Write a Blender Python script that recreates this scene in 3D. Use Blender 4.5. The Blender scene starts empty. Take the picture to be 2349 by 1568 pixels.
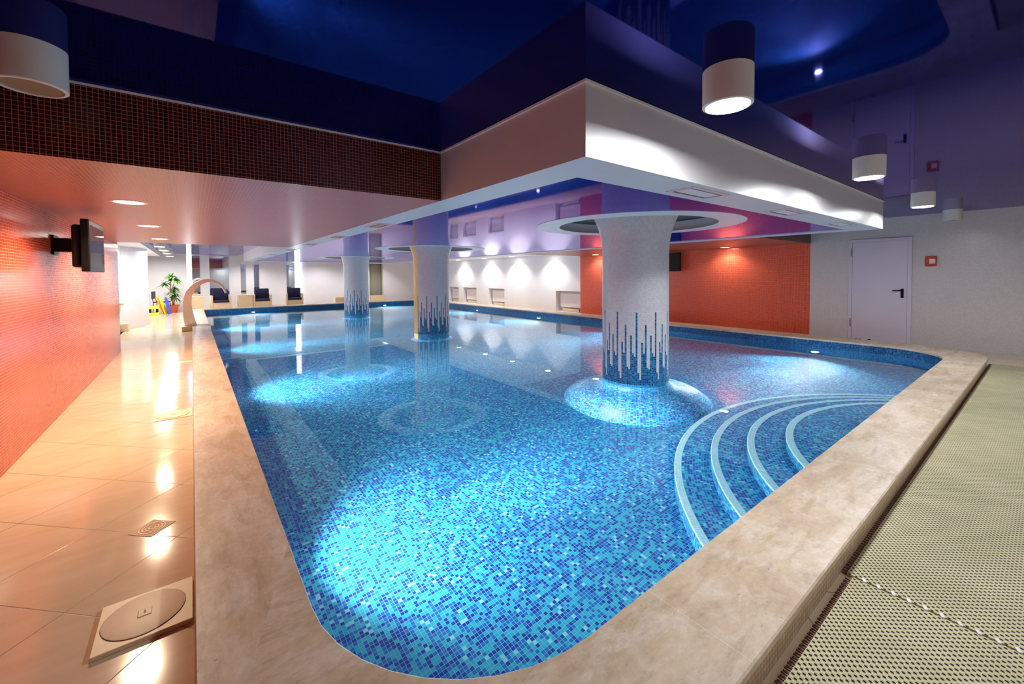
import bpy, math, random
import numpy as np
from mathutils import Vector, Matrix
random.seed(7)
SC = bpy.context.scene
COL = SC.collection
PI = math.pi

# ------------------------------------------------------------------ camera
def make_camera():
    f, W, Hh = 956.26, 2349.0, 1568.0
    cy, yw, pt, rl = 656.9, .6544, .0278, -.0072
    sy, cyw = math.sin(yw), math.cos(yw)
    sp, cp = math.sin(pt), math.cos(pt)
    fwd = Vector((sy * cp, cyw * cp, -sp))
    right = Vector((cyw, -sy, 0))
    up = right.cross(fwd)
    R = math.cos(rl) * right + math.sin(rl) * up
    U = -math.sin(rl) * right + math.cos(rl) * up
    cam = bpy.data.cameras.new('camera')
    cam.sensor_fit = 'HORIZONTAL'
    cam.sensor_width = 36.0
    cam.lens = f / W * 36.0
    cam.shift_y = (cy - Hh / 2) / W
    cam.clip_start = .02
    cam.clip_end = 100
    o = bpy.data.objects.new('camera', cam)
    COL.objects.link(o)
    o.matrix_world = Matrix(((R.x, U.x, -fwd.x, 0), (R.y, U.y, -fwd.y, 0), (R.z, U.z, -fwd.z, 1.4), (0, 0, 0, 1)))
    SC.camera = o
make_camera()

# ------------------------------------------------------------------ mesh builder
class MB:
    def __init__(s):
        s.v = []; s.f = []; s.uv = []
    def face(s, pts, uv=None):
        i = len(s.v)
        pts = [tuple(p) for p in pts]
        s.v += pts
        s.f.append(tuple(range(i, i + len(pts))))
        if uv is None:
            n = Vector((0, 0, 0))
            for a in range(len(pts)):
                p, q = pts[a], pts[(a + 1) % len(pts)]
                n += Vector(p).cross(Vector(q))
            ax = max(range(3), key=lambda k: abs(n[k]))
            if ax == 0: uv = [(p[1], p[2]) for p in pts]
            elif ax == 1: uv = [(p[0], p[2]) for p in pts]
            else: uv = [(p[0], p[1]) for p in pts]
        s.uv += list(uv)
        return s
    def box(s, a, b, skip=''):
        x0, y0, z0 = a; x1, y1, z1 = b
        if 'd' not in skip: s.face([(x0, y0, z0), (x0, y1, z0), (x1, y1, z0), (x1, y0, z0)])
        if 'u' not in skip: s.face([(x0, y0, z1), (x1, y0, z1), (x1, y1, z1), (x0, y1, z1)])
        if 'f' not in skip: s.face([(x0, y0, z0), (x1, y0, z0), (x1, y0, z1), (x0, y0, z1)])
        if 'b' not in skip: s.face([(x1, y1, z0), (x0, y1, z0), (x0, y1, z1), (x1, y1, z1)])
        if 'l' not in skip: s.face([(x0, y1, z0), (x0, y0, z0), (x0, y0, z1), (x0, y1, z1)])
        if 'r' not in skip: s.face([(x1, y0, z0), (x1, y1, z0), (x1, y1, z1), (x1, y0, z1)])
        return s
    def lathe(s, prof, n=48, c=(0, 0), ur=None, caps=(False, False), a0=0, a1=2 * PI):
        """prof: list of (r, z), bottom to top seen from outside; u = angle * ur, v = profile length"""
        L = [0]
        for i in range(1, len(prof)):
            L.append(L[-1] + math.hypot(prof[i][0] - prof[i - 1][0], prof[i][1] - prof[i - 1][1]))
        for k in range(n):
            t0 = a0 + (a1 - a0) * k / n; t1 = a0 + (a1 - a0) * (k + 1) / n
            for i in range(len(prof) - 1):
                (r0, z0), (r1, z1) = prof[i], prof[i + 1]
                pts = [(c[0] + r0 * math.cos(t0), c[1] + r0 * math.sin(t0), z0), (c[0] + r0 * math.cos(t1), c[1] + r0 * math.sin(t1), z0),
                       (c[0] + r1 * math.cos(t1), c[1] + r1 * math.sin(t1), z1), (c[0] + r1 * math.cos(t0), c[1] + r1 * math.sin(t0), z1)]
                R = ur if ur else max(r0, r1)
                uv = [(t0 * R, L[i]), (t1 * R, L[i]), (t1 * R, L[i + 1]), (t0 * R, L[i + 1])]
                if r0 < 1e-6: pts = pts[1:]; uv = uv[1:]
                elif r1 < 1e-6: pts = pts[:3]; uv = uv[:3]
                s.face(pts, uv)
        ring = [a0 + (a1 - a0) * k / n for k in range(n)]
        if caps[0]:
            s.face([(c[0] + prof[0][0] * math.cos(t), c[1] + prof[0][0] * math.sin(t), prof[0][1]) for t in reversed(ring)])
        if caps[1]:
            s.face([(c[0] + prof[-1][0] * math.cos(t), c[1] + prof[-1][0] * math.sin(t), prof[-1][1]) for t in ring])
        return s
    def cyl(s, p, q, r, n=16, r2=None):
        p = Vector(p); q = Vector(q); d = (q - p).normalized()
        a = d.orthogonal().normalized(); b = d.cross(a)
        r2 = r if r2 is None else r2
        c0 = [p + a * (r * math.cos(2 * PI * k / n)) + b * (r * math.sin(2 * PI * k / n)) for k in range(n)]
        c1 = [q + a * (r2 * math.cos(2 * PI * k / n)) + b * (r2 * math.sin(2 * PI * k / n)) for k in range(n)]
        for k in range(n):
            s.face([c0[k], c0[(k + 1) % n], c1[(k + 1) % n], c1[k]])
        s.face(list(reversed(c0))); s.face(c1)
        return s
    def prism(s, poly, z0, z1):
        n = len(poly)
        s.face([(x, y, z1) for x, y in poly])
        s.face([(x, y, z0) for x, y in reversed(poly)])
        for k in range(n):
            (ax, ay), (bx, by) = poly[k], poly[(k + 1) % n]
            s.face([(ax, ay, z0), (bx, by, z0), (bx, by, z1), (ax, ay, z1)])
        return s
    def mesh(s, name, mat, smooth=None, bevel=0, merge=True):
        me = bpy.data.meshes.new(name)
        me.from_pydata(s.v, [], s.f)
        uvl = me.uv_layers.new(name='UVMap')
        uvl.data.foreach_set('uv', np.array(s.uv, dtype=np.float32).ravel())
        if mat: me.materials.append(mat)
        if merge or bevel:
            import bmesh
            bm = bmesh.new(); bm.from_mesh(me)
            bmesh.ops.remove_doubles(bm, verts=bm.verts, dist=1e-5)
            if bevel:
                bmesh.ops.bevel(bm, geom=[e for e in bm.edges if len(e.link_faces) == 2 and e.calc_face_angle(0) > .5], offset=bevel, segments=2, affect='EDGES', profile=.5)
            bm.to_mesh(me); bm.free()
        if smooth is not None:
            me.polygons.foreach_set('use_smooth', [True] * len(me.polygons))
            try: me.set_sharp_from_angle(angle=smooth)
            except Exception: pass
        me.update()
        return me

def obj(name, me, parent=None, loc=(0, 0, 0), rz=0):
    o = bpy.data.objects.new(name, me)
    COL.objects.link(o)
    o.location = loc
    o.rotation_euler = (0, 0, rz)
    if parent: o.parent = parent
    return o
def tag(o, label, cat, group=None, kind=None):
    o['label'] = label; o['category'] = cat
    if group: o['group'] = group
    if kind: o['kind'] = kind
    return o
def thing(name, label, cat, loc=(0, 0, 0), rz=0, group=None, kind=None):
    o = bpy.data.objects.new(name, None)
    o.empty_display_size = .1
    COL.objects.link(o)
    o.location = loc; o.rotation_euler = (0, 0, rz)
    return tag(o, label, cat, group, kind)
def struct(name, me, label, cat):
    return tag(obj(name, me), label, cat, kind='structure')
def copy_thing(src, loc, label, rz=None, group=None):
    c = src.copy(); COL.objects.link(c); c.location = loc
    if rz is not None: c.rotation_euler = (0, 0, rz)
    c['label'] = label
    if group: c['group'] = group
    for ch in [o for o in bpy.data.objects if o.parent == src]:
        d = ch.copy(); COL.objects.link(d); d.parent = c
        for g in [o for o in bpy.data.objects if o.parent == ch]:
            e = g.copy(); COL.objects.link(e); e.parent = d
    return c

# ------------------------------------------------------------------ materials
def lin(r, g, b):
    f = lambda c: ((c / 255) / 12.92 if c / 255 <= .04045 else ((c / 255 + .055) / 1.055) ** 2.4)
    return (f(r), f(g), f(b), 1)
class N:
    def __init__(s, name):
        s.m = bpy.data.materials.new(name); s.m.use_nodes = True
        s.t = s.m.node_tree; s.n = s.t.nodes; s.l = s.t.links
        s.b = s.n['Principled BSDF']; s.o = s.n['Material Output']
    def new(s, ty, **k):
        n = s.n.new(ty)
        for a, v in k.items(): setattr(n, a, v)
        return n
    def link(s, a, b): s.l.new(a, b)
    def math(s, op, a, b=None, c=None, clamp=False):
        n = s.new('ShaderNodeMath', operation=op); n.use_clamp = clamp
        for i, x in enumerate((a, b, c)):
            if x is None: continue
            if hasattr(x, 'is_output'): s.link(x, n.inputs[i])
            else: n.inputs[i].default_value = x
        return n.outputs[0]
    def mix(s, fac, a, b, blend='MIX'):
        n = s.new('ShaderNodeMix', data_type='RGBA', blend_type=blend)
        for sock, x in ((n.inputs[0], fac), (n.inputs[6], a), (n.inputs[7], b)):
            if hasattr(x, 'is_output'): s.link(x, sock)
            else: sock.default_value = x
        return n.outputs[2]
    def ramp(s, fac, stops, interp='LINEAR'):
        n = s.new('ShaderNodeValToRGB'); cr = n.color_ramp; cr.interpolation = interp
        while len(cr.elements) < len(stops): cr.elements.new(0.5)
        for e, (p, c) in zip(cr.elements, stops):
            e.position = p; e.color = c
        s.link(fac, n.inputs[0])
        return n.outputs[0]
    def noise(s, vec, scale, detail=4, rough=.55, dist=0):
        n = s.new('ShaderNodeTexNoise'); n.inputs['Scale'].default_value = scale
        n.inputs['Detail'].default_value = detail; n.inputs['Roughness'].default_value = rough
        n.inputs['Distortion'].default_value = dist
        if vec is not None: s.link(vec, n.inputs['Vector'])
        return n.outputs['Fac']
    def bump(s, h, strength, dist=.01):
        n = s.new('ShaderNodeBump'); n.inputs['Strength'].default_value = strength; n.inputs['Distance'].default_value = dist
        s.link(h, n.inputs['Height']); s.link(n.outputs[0], s.b.inputs['Normal'])
    def set(s, **k):
        for a, v in k.items():
            sock = s.b.inputs[a.replace('_', ' ')]
            if hasattr(v, 'is_output'): s.link(v, sock)
            else: sock.default_value = v
        return s

def plain(name, col, rough=.5, metal=0, spec=.5, emit=None, es=0, noise=0, nscale=8):
    m = N(name)
    if noise:
        tc = m.new('ShaderNodeTexCoord').outputs['Object']
        nf = m.noise(tc, nscale)
        dark = tuple(c * (1 - noise) for c in col[:3]) + (1,)
        m.set(Base_Color=m.ramp(nf, [(.3, dark), (.7, col)]))
    else:
        m.set(Base_Color=col)
    m.set(Roughness=rough, Metallic=metal, Specular_IOR_Level=spec)
    if emit: m.set(Emission_Color=emit, Emission_Strength=es)
    return m.m

PITCH = .0232
def tile_coords(m, pitch, off=(0, 0)):
    uv = m.new('ShaderNodeTexCoord').outputs['UV']
    sp = m.new('ShaderNodeSeparateXYZ'); m.link(uv, sp.inputs[0])
    x = m.math('DIVIDE', m.math('ADD', sp.outputs[0], off[0]), pitch)
    y = m.math('DIVIDE', m.math('ADD', sp.outputs[1], off[1]), pitch)
    ix = m.math('FLOOR', x); iy = m.math('FLOOR', y)
    fx = m.math('FRACT', x); fy = m.math('FRACT', y)
    dx = m.math('MINIMUM', fx, m.math('SUBTRACT', 1, fx)); dy = m.math('MINIMUM', fy, m.math('SUBTRACT', 1, fy))
    d = m.math('MINIMUM', dx, dy)
    cv = m.new('ShaderNodeCombineXYZ'); m.link(ix, cv.inputs[0]); m.link(iy, cv.inputs[1])
    wn = m.new('ShaderNodeTexWhiteNoise', noise_dimensions='2D'); m.link(cv.outputs[0], wn.inputs['Vector'])
    return x, y, ix, iy, d, wn.outputs['Value'], wn.outputs['Color']
def grout_mask(m, d, gw):   # 1 on the tile, 0 in the joint
    mr = m.new('ShaderNodeMapRange'); mr.inputs['From Min'].default_value = gw * .8; mr.inputs['From Max'].default_value = gw * 1.2
    m.link(d, mr.inputs['Value'])
    return mr.outputs[0]
def mosaic(name, stops, grout, gw=.07, rough=.18, pitch=PITCH, bump=.25, tilt=0):
    m = N(name)
    x, y, ix, iy, d, rnd, rc = tile_coords(m, pitch)
    col = m.ramp(rnd, stops, 'CONSTANT')
    k = grout_mask(m, d, gw)
    m.set(Base_Color=m.mix(k, grout, col), Roughness=m.math('MULTIPLY_ADD', k, rough - .6, .6))
    if tilt:
        geo = m.new('ShaderNodeNewGeometry')
        vm = m.new('ShaderNodeVectorMath', operation='SUBTRACT'); m.link(rc, vm.inputs[0]); vm.inputs[1].default_value = (.5, .5, .5)
        sc = m.new('ShaderNodeVectorMath', operation='SCALE'); m.link(vm.outputs[0], sc.inputs[0]); sc.inputs['Scale'].default_value = tilt
        ad = m.new('ShaderNodeVectorMath', operation='ADD'); m.link(geo.outputs['Normal'], ad.inputs[0]); m.link(sc.outputs[0], ad.inputs[1])
        nm = m.new('ShaderNodeVectorMath', operation='NORMALIZE'); m.link(ad.outputs[0], nm.inputs[0])
        m.link(nm.outputs[0], m.b.inputs['Normal'])
    elif bump: m.bump(k, bump, .002)
    return m.m

DEEP = lin(0, 56, 150); MID = lin(2, 104, 178); TURQ = lin(26, 164, 192); PALE = lin(124, 202, 214)
M = {}
M['pool'] = mosaic('pool_mosaic', [(0, DEEP), (.28, MID), (.58, TURQ), (.96, PALE)], lin(122, 180, 196), .05, .45, bump=0)
M['pool_wall_shaded'] = mosaic('shaded_pool_wall_mosaic', [(0, lin(4, 34, 84)), (.35, lin(7, 64, 112)), (.68, lin(14, 98, 142))], lin(40, 110, 140), .05, .4, bump=0)  # tiles darkened to carry the shade on the dry band above the water
M['nosing'] = mosaic('pale_nosing_mosaic', [(0, lin(190, 232, 236)), (.5, lin(205, 240, 242))], lin(150, 200, 205), .05, .25, bump=0)
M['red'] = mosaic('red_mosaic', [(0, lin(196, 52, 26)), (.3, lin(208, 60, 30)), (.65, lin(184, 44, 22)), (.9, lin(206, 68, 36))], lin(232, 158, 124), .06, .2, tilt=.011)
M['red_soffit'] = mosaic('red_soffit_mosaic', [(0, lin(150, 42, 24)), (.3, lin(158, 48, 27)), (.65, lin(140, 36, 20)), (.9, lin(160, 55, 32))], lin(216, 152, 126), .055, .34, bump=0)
M['dark_red'] = mosaic('dark_maroon_mosaic', [(0, lin(58, 14, 10)), (.5, lin(50, 10, 8))], lin(186, 108, 84), .05, .2, bump=0)
M['white_mosaic'] = mosaic('white_mosaic', [(0, lin(200, 194, 192)), (.5, lin(206, 200, 198))], lin(190, 184, 178), .07, .22, tilt=.03)
M['kerb_mosaic'] = mosaic('kerb_mosaic', [(0, lin(196, 170, 140)), (.5, lin(186, 160, 130)), (.8, lin(205, 182, 152))], lin(140, 112, 86), .06, .4, bump=.2)

def column_material(name, stripe_offset, yellow=False):
    m = N(name)
    x, y, ix, iy, d, rnd, rc = tile_coords(m, 1.0)
    H = [41, 7, 3, 24, 18, 34, 10, 9, 28, 18, 16]
    mod = m.math('FLOORED_MODULO', m.math('ADD', ix, stripe_offset), 11)
    fac = m.math('DIVIDE', m.math('ADD', mod, .5), 11)
    st = m.ramp(fac, [(i / 11, (h / 50,) * 3 + (1,)) for i, h in enumerate(H)], 'CONSTANT')
    row = m.math('DIVIDE', m.math('ADD', iy, .5), 50)
    blue = m.math('LESS_THAN', row, st)
    bcol = m.ramp(rnd, [(0, lin(6, 32, 92)), (.3, lin(10, 68, 126)), (.62, lin(20, 112, 152))], 'CONSTANT')
    wcol = m.ramp(rnd, [(0, lin(204, 199, 198)), (.5, lin(212, 207, 206))], 'CONSTANT')
    if yellow:
        yl = m.math('MULTIPLY', m.math('GREATER_THAN', ix, 45.5), m.math('LESS_THAN', ix, 64.5))
        wcol = m.mix(yl, wcol, lin(240, 182, 0))
        blue = m.math('MULTIPLY', blue, m.math('SUBTRACT', 1, yl))
    c = m.mix(blue, wcol, bcol)
    k = grout_mask(m, d, .06)
    g = m.mix(blue, lin(186, 180, 178), lin(60, 140, 170))
    m.set(Base_Color=m.mix(k, g, c), Roughness=m.math('MULTIPLY_ADD', k, -.35, .6))
    return m.m

def travertine():
    m = N('travertine')
    uv = m.new('ShaderNodeTexCoord').outputs['UV']
    def mp(sx, sy):
        n = m.new('ShaderNodeMapping'); m.link(uv, n.inputs[0]); n.inputs['Scale'].default_value = (sx, sy, 1); return n.outputs[0]
    a = m.noise(mp(1, 1.8), 2.2, 6, .6, .4)
    b = m.noise(mp(.7, 3), 4, 8, .68, .4)
    c = m.noise(mp(1, 1.6), 46, 3, .6, .4)
    d = m.noise(mp(1, 1), 5, 3, .5)
    base = m.ramp(a, [(.3, lin(184, 160, 132)), (.5, lin(202, 180, 152)), (.68, lin(214, 198, 178))])
    base = m.mix(m.math('MULTIPLY', m.ramp(b, [(.50, (0, 0, 0, 1)), (.62, (1, 1, 1, 1))]), .6), base, lin(168, 144, 116))
    white = m.ramp(m.noise(mp(1, 1.5), 4.2, 9, .74, .5), [(.48, (0, 0, 0, 1)), (.72, (1, 1, 1, 1))])
    base = m.mix(m.math('MULTIPLY', white, .7), base, lin(228, 216, 204))
    fine = m.ramp(m.noise(mp(1, 1.4), 24, 8, .7, .3), [(.3, (.82, .80, .78, 1)), (.7, (1.08, 1.07, 1.06, 1))])
    base = m.mix(1, base, fine, 'MULTIPLY')
    pit = m.math('MULTIPLY', m.ramp(c, [(.29, (1, 1, 1, 1)), (.33, (0, 0, 0, 1))]), m.ramp(d, [(.42, (0, 0, 0, 1)), (.55, (1, 1, 1, 1))]))
    base = m.mix(m.math('MULTIPLY', pit, .7), base, lin(116, 88, 66))
    sp = m.new('ShaderNodeSeparateXYZ'); m.link(uv, sp.inputs[0])
    fu = m.math('FRACT', m.math('DIVIDE', sp.outputs[0], 1.42))
    seam = m.math('LESS_THAN', fu, .0014)
    base = m.mix(m.math('MULTIPLY', seam, .6), base, lin(232, 222, 210))
    m.set(Base_Color=base, Roughness=m.math('MULTIPLY_ADD', b, .25, .24), Specular_IOR_Level=.4)
    m.bump(m.math('SUBTRACT', m.math('MULTIPLY', b, .4), pit), .1, .003)
    return m.m
M['travertine'] = travertine()

def floor_tiles():
    m = N('porcelain_floor_tiles')
    geo = m.new('ShaderNodeNewGeometry').outputs['Position']
    sp = m.new('ShaderNodeSeparateXYZ'); m.link(geo, sp.inputs[0])
    u0 = m.math('ADD', sp.outputs[0], .456); v0 = m.math('SUBTRACT', sp.outputs[1], 3.223)
    S = .51; k = 1 / (S * math.sqrt(2))
    u = m.math('MULTIPLY', m.math('ADD', u0, v0), k); v = m.math('MULTIPLY', m.math('SUBTRACT', v0, u0), k)
    fu = m.math('FRACT', u); fv = m.math('FRACT', v)
    d = m.math('MINIMUM', m.math('MINIMUM', fu, m.math('SUBTRACT', 1, fu)), m.math('MINIMUM', fv, m.math('SUBTRACT', 1, fv)))
    joint = grout_mask(m, d, .0042)
    cv = m.new('ShaderNodeCombineXYZ'); m.link(m.math('FLOOR', u), cv.inputs[0]); m.link(m.math('FLOOR', v), cv.inputs[1])
    wn = m.new('ShaderNodeTexWhiteNoise', noise_dimensions='2D'); m.link(cv.outputs[0], wn.inputs['Vector'])
    mp = m.new('ShaderNodeMapping'); m.link(geo, mp.inputs[0]); mp.inputs['Rotation'].default_value = (0, 0, .3); mp.inputs['Scale'].default_value = (1.2, 5, 1)
    nz = m.noise(mp.outputs[0], 2.2, 5, .6, .5)
    base = m.ramp(nz, [(.3, lin(216, 192, 158)), (.7, lin(228, 208, 178))])
    base = m.mix(m.math('MULTIPLY', wn.outputs['Value'], .25), base, lin(210, 188, 158))
    m.set(Base_Color=m.mix(joint, lin(120, 88, 60), base), Roughness=m.math('MULTIPLY_ADD', joint, -.43, .55), Specular_IOR_Level=.55)
    m.bump(m.math('ADD', joint, m.math('MULTIPLY', m.noise(geo, 3.5, 2, .5), .6)), .25, .002)
    bn = next(n for n in m.n if n.bl_idname == 'ShaderNodeBump')
    g2 = m.new('ShaderNodeNewGeometry')
    vm = m.new('ShaderNodeVectorMath', operation='SUBTRACT'); m.link(wn.outputs['Color'], vm.inputs[0]); vm.inputs[1].default_value = (.5, .5, .5)
    sc = m.new('ShaderNodeVectorMath', operation='SCALE'); m.link(vm.outputs[0], sc.inputs[0]); sc.inputs['Scale'].default_value = .014
    ad = m.new('ShaderNodeVectorMath', operation='ADD'); m.link(g2.outputs['Normal'], ad.inputs[0]); m.link(sc.outputs[0], ad.inputs[1])
    nm = m.new('ShaderNodeVectorMath', operation='NORMALIZE'); m.link(ad.outputs[0], nm.inputs[0]); m.link(nm.outputs[0], bn.inputs['Normal'])
    return m.m
M['floor'] = floor_tiles()

def gloss_blue(name, base):
    m = N(name)
    tc = m.new('ShaderNodeTexCoord').outputs['Object']
    m.n.remove(m.b)
    lw = m.new('ShaderNodeLayerWeight'); lw.inputs['Blend'].default_value = .5
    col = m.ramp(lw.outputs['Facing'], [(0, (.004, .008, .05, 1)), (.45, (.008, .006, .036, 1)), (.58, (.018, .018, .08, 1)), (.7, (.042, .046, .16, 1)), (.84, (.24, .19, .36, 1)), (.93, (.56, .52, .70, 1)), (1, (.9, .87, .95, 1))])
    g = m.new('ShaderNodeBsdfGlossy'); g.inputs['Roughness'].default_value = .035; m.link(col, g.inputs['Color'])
    d = m.new('ShaderNodeBsdfDiffuse'); d.inputs['Color'].default_value = base
    b = m.new('ShaderNodeBump'); b.inputs['Strength'].default_value = .02; b.inputs['Distance'].default_value = .02
    m.link(m.noise(tc, 1.1, 2, .5), b.inputs['Height']); m.link(b.outputs[0], g.inputs['Normal'])
    a = m.new('ShaderNodeAddShader'); m.link(g.outputs[0], a.inputs[0]); m.link(d.outputs[0], a.inputs[1])
    m.link(a.outputs[0], m.o.inputs['Surface'])
    return m.m
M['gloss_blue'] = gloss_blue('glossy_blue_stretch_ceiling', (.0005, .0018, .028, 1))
M['gloss_inset'] = gloss_blue('glossy_blue_canopy_inset', (.003, .010, .12, 1))  # blue base raised to hold the pool's light on the inset

def water():
    m = N('pool_water_surface')
    m.n.remove(m.b)
    g = m.new('ShaderNodeBsdfGlass'); g.inputs['IOR'].default_value = 1.333; g.inputs['Roughness'].default_value = 0
    g.inputs['Color'].default_value = (.93, .985, 1, 1)
    m.link(g.outputs[0], m.o.inputs['Surface'])
    return m.m
M['water'] = water()

M['white'] = plain('white_paint', lin(226, 223, 225), .55, noise=.04, nscale=3)
M['white_satin'] = plain('white_satin', lin(228, 222, 224), .3)
M['canopy'] = plain('canopy_satin_paint', lin(206, 203, 203), .35)
M['door'] = plain('pale_door_paint', lin(206, 196, 208), .4, noise=.03, nscale=2)
M['steel'] = plain('polished_steel', lin(246, 232, 220), .24, 1)
M['hinge'] = plain('grey_metal', lin(150, 142, 145), .3, 1)
M['black'] = plain('black_plastic', lin(7, 7, 8), .4, spec=.2)
_m = N('dark_glass_screen'); _m.set(Base_Color=lin(8, 8, 12), Roughness=.03, IOR=2.6); M['screen'] = _m.m
M['navy'] = plain('navy_cushion_fabric', lin(28, 28, 62), .85, noise=.25, nscale=40)
M['beech'] = plain('pale_beech_veneer', lin(226, 200, 162), .5, noise=.08, nscale=6)
M['cream'] = plain('cream_plastic', lin(222, 200, 158), .4, noise=.06, nscale=30)
M['cream_lid'] = plain('cream_ribbed_plastic', lin(226, 202, 168), .45, noise=.05, nscale=60)
M['terracotta'] = plain('terracotta_pot', lin(206, 92, 40), .7)
M['leaf'] = plain('leaf_green', lin(74, 138, 30), .45, noise=.45, nscale=14)
M['stem'] = plain('brown_stem', lin(150, 98, 62), .8, noise=.3, nscale=30)
M['soil'] = plain('dark_soil', lin(70, 48, 34), .95)
M['yellow'] = plain('yellow_foam', lin(250, 226, 70), .6)
M['orange'] = plain('orange_foam', lin(250, 160, 40), .6)
M['blue_foam'] = plain('blue_foam', lin(70, 90, 220), .6)
M['red_box'] = plain('red_plastic', lin(176, 44, 16), .4)
M['label_pale'] = plain('pale_label', lin(236, 200, 176), .4)
M['vent_frame'] = plain('pink_white_enamel', lin(214, 190, 190), .4)
M['vent_gap'] = plain('dark_gap', lin(12, 10, 10), .9, spec=.1)
M['vent_tan'] = plain('tan_vent_cover', lin(186, 132, 100), .4)
M['mirror'] = plain('mirror_glass', (.72, .75, .75, 1), .02, 1)
M['greygreen'] = plain('grey_green_panel', lin(160, 156, 136), .5)
M['brown'] = plain('brown_plastic', lin(104, 62, 48), .5)
M['drum'] = plain('white_drum_enamel', lin(224, 216, 204), .5)
M['grille'] = plain('wooden_grille', lin(226, 186, 118), .6)
M['brass'] = plain('brushed_steel_drain', lin(150, 120, 94), .5, .2)
def emit(name, col, s): return plain(name, (0, 0, 0, 1), .5, emit=col, es=s)

def mat_material():
    m = N('woven_anti_slip_mat')
    geo = m.new('ShaderNodeNewGeometry').outputs['Position']
    sp = m.new('ShaderNodeSeparateXYZ'); m.link(geo, sp.inputs[0])
    X = m.math('DIVIDE', sp.outputs[0], .0145); Y = m.math('DIVIDE', sp.outputs[1], .0245)
    row = m.math('FLOOR', X)
    par = m.math('FLOORED_MODULO', row, 2)
    fx = m.math('FRACT', X)
    wy = m.math('FRACT', m.math('ADD', m.math('ADD', Y, m.math('MULTIPLY', par, .5)), m.math('MULTIPLY', fx, -.12)))
    e = m.math('MULTIPLY', m.math('ABSOLUTE', m.math('SUBTRACT', fx, .5)), 2)      # 0 centre of ribbon, 1 at its edge
    cy = m.math('MULTIPLY', m.math('ABSOLUTE', m.math('SUBTRACT', wy, .5)), 2)      # 0 middle of a strand, 1 at the hole
    h = m.math('ADD', m.math('POWER', m.math('DIVIDE', m.math('SUBTRACT', 1, cy), .50), 2), m.math('POWER', m.math('DIVIDE', e, .70), 2))
    hole = m.ramp(h, [(.62, (1, 1, 1, 1)), (.8, (0, 0, 0, 1))])
    rim = m.ramp(h, [(.85, (1, 1, 1, 1)), (1.0, (0, 0, 0, 1))])
    line = m.ramp(e, [(.86, (0, 0, 0, 1)), (.95, (1, 1, 1, 1))])
    nz = m.noise(geo, 3, 3)
    cream = m.ramp(nz, [(.3, lin(186, 180, 142)), (.7, lin(206, 198, 162))])
    c = m.mix(m.math('MULTIPLY', m.math('MAXIMUM', rim, line), .75), cream, lin(100, 70, 52))
    c = m.mix(hole, c, lin(26, 16, 12))
    m.set(Base_Color=c, Roughness=.75, Specular_IOR_Level=.15)
    m.bump(m.math('SUBTRACT', 1, m.math('MAXIMUM', hole, m.math('MULTIPLY', m.math('POWER', e, 2), .6))), .8, .004)
    return m.m
M['mat'] = mat_material()

# ------------------------------------------------------------------ dimensions
ZC, ZS = 2.48, 2.055                # main ceiling, lowered soffits
XL, XR = -1.10, 10.97               # left and right walls
PX0, PX1, PY0, PY1 = .337, 9.45, .975, 20.35   # pool inner edge
ZK, ZW, ZF = .135, -.03, -1.0       # kerb top, water, pool floor
YA, YB = 3.30, 10.45                # the red bays
YF = 23.6

# ------------------------------------------------------------------ floor, walls, ceilings
def rrect(x0, y0, x1, y1, r, n=10):
    """counter-clockwise rounded rectangle; r = (near-left, near-right, far-right, far-left)"""
    P = []
    for (cx, cy, rr, a) in ((x0 + r[0], y0 + r[0], r[0], PI), (x1 - r[1], y0 + r[1], r[1], 1.5 * PI), (x1 - r[2], y1 - r[2], r[2], 0), (x0 + r[3], y1 - r[3], r[3], .5 * PI)):
        for k in range(n + 1):
            t = a + .5 * PI * k / n
            P.append((cx + rr * math.cos(t), cy + rr * math.sin(t)))
    return P
INR = (.74, .85, .25, .05)
outer = rrect(-.022, .573, 10.03, 20.75, (.02, .88, .35, .03))
inner = rrect(PX0, PY0, PX1, PY1, INR)
basin = rrect(PX0 - .012, PY0 - .012, PX1 + .012, PY1 + .012, INR)
upst = rrect(-.012, .587, 10.015, 20.735, (.02, .87, .35, .03))

def ring_face(mb, A, B, z, flip=False):
    n = len(A)
    for k in range(n):
        a, b, c, d = A[k], A[(k + 1) % n], B[(k + 1) % n], B[k]
        p = [(a[0], a[1], z), (b[0], b[1], z), (c[0], c[1], z), (d[0], d[1], z)]
        mb.face(p[::-1] if flip else p)
def wall_strip(mb, A, z0, z1, flip=False):
    n = len(A); L = 0
    for k in range(n):
        a, b = A[k], A[(k + 1) % n]
        l = math.dist(a, b)
        p = [(a[0], a[1], z0), (b[0], b[1], z0), (b[0], b[1], z1), (a[0], a[1], z1)]
        uv = [(L, z0), (L + l, z0), (L + l, z1), (L, z1)]
        if flip: p = p[::-1]; uv = uv[::-1]
        mb.face(p, uv); L += l

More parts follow.
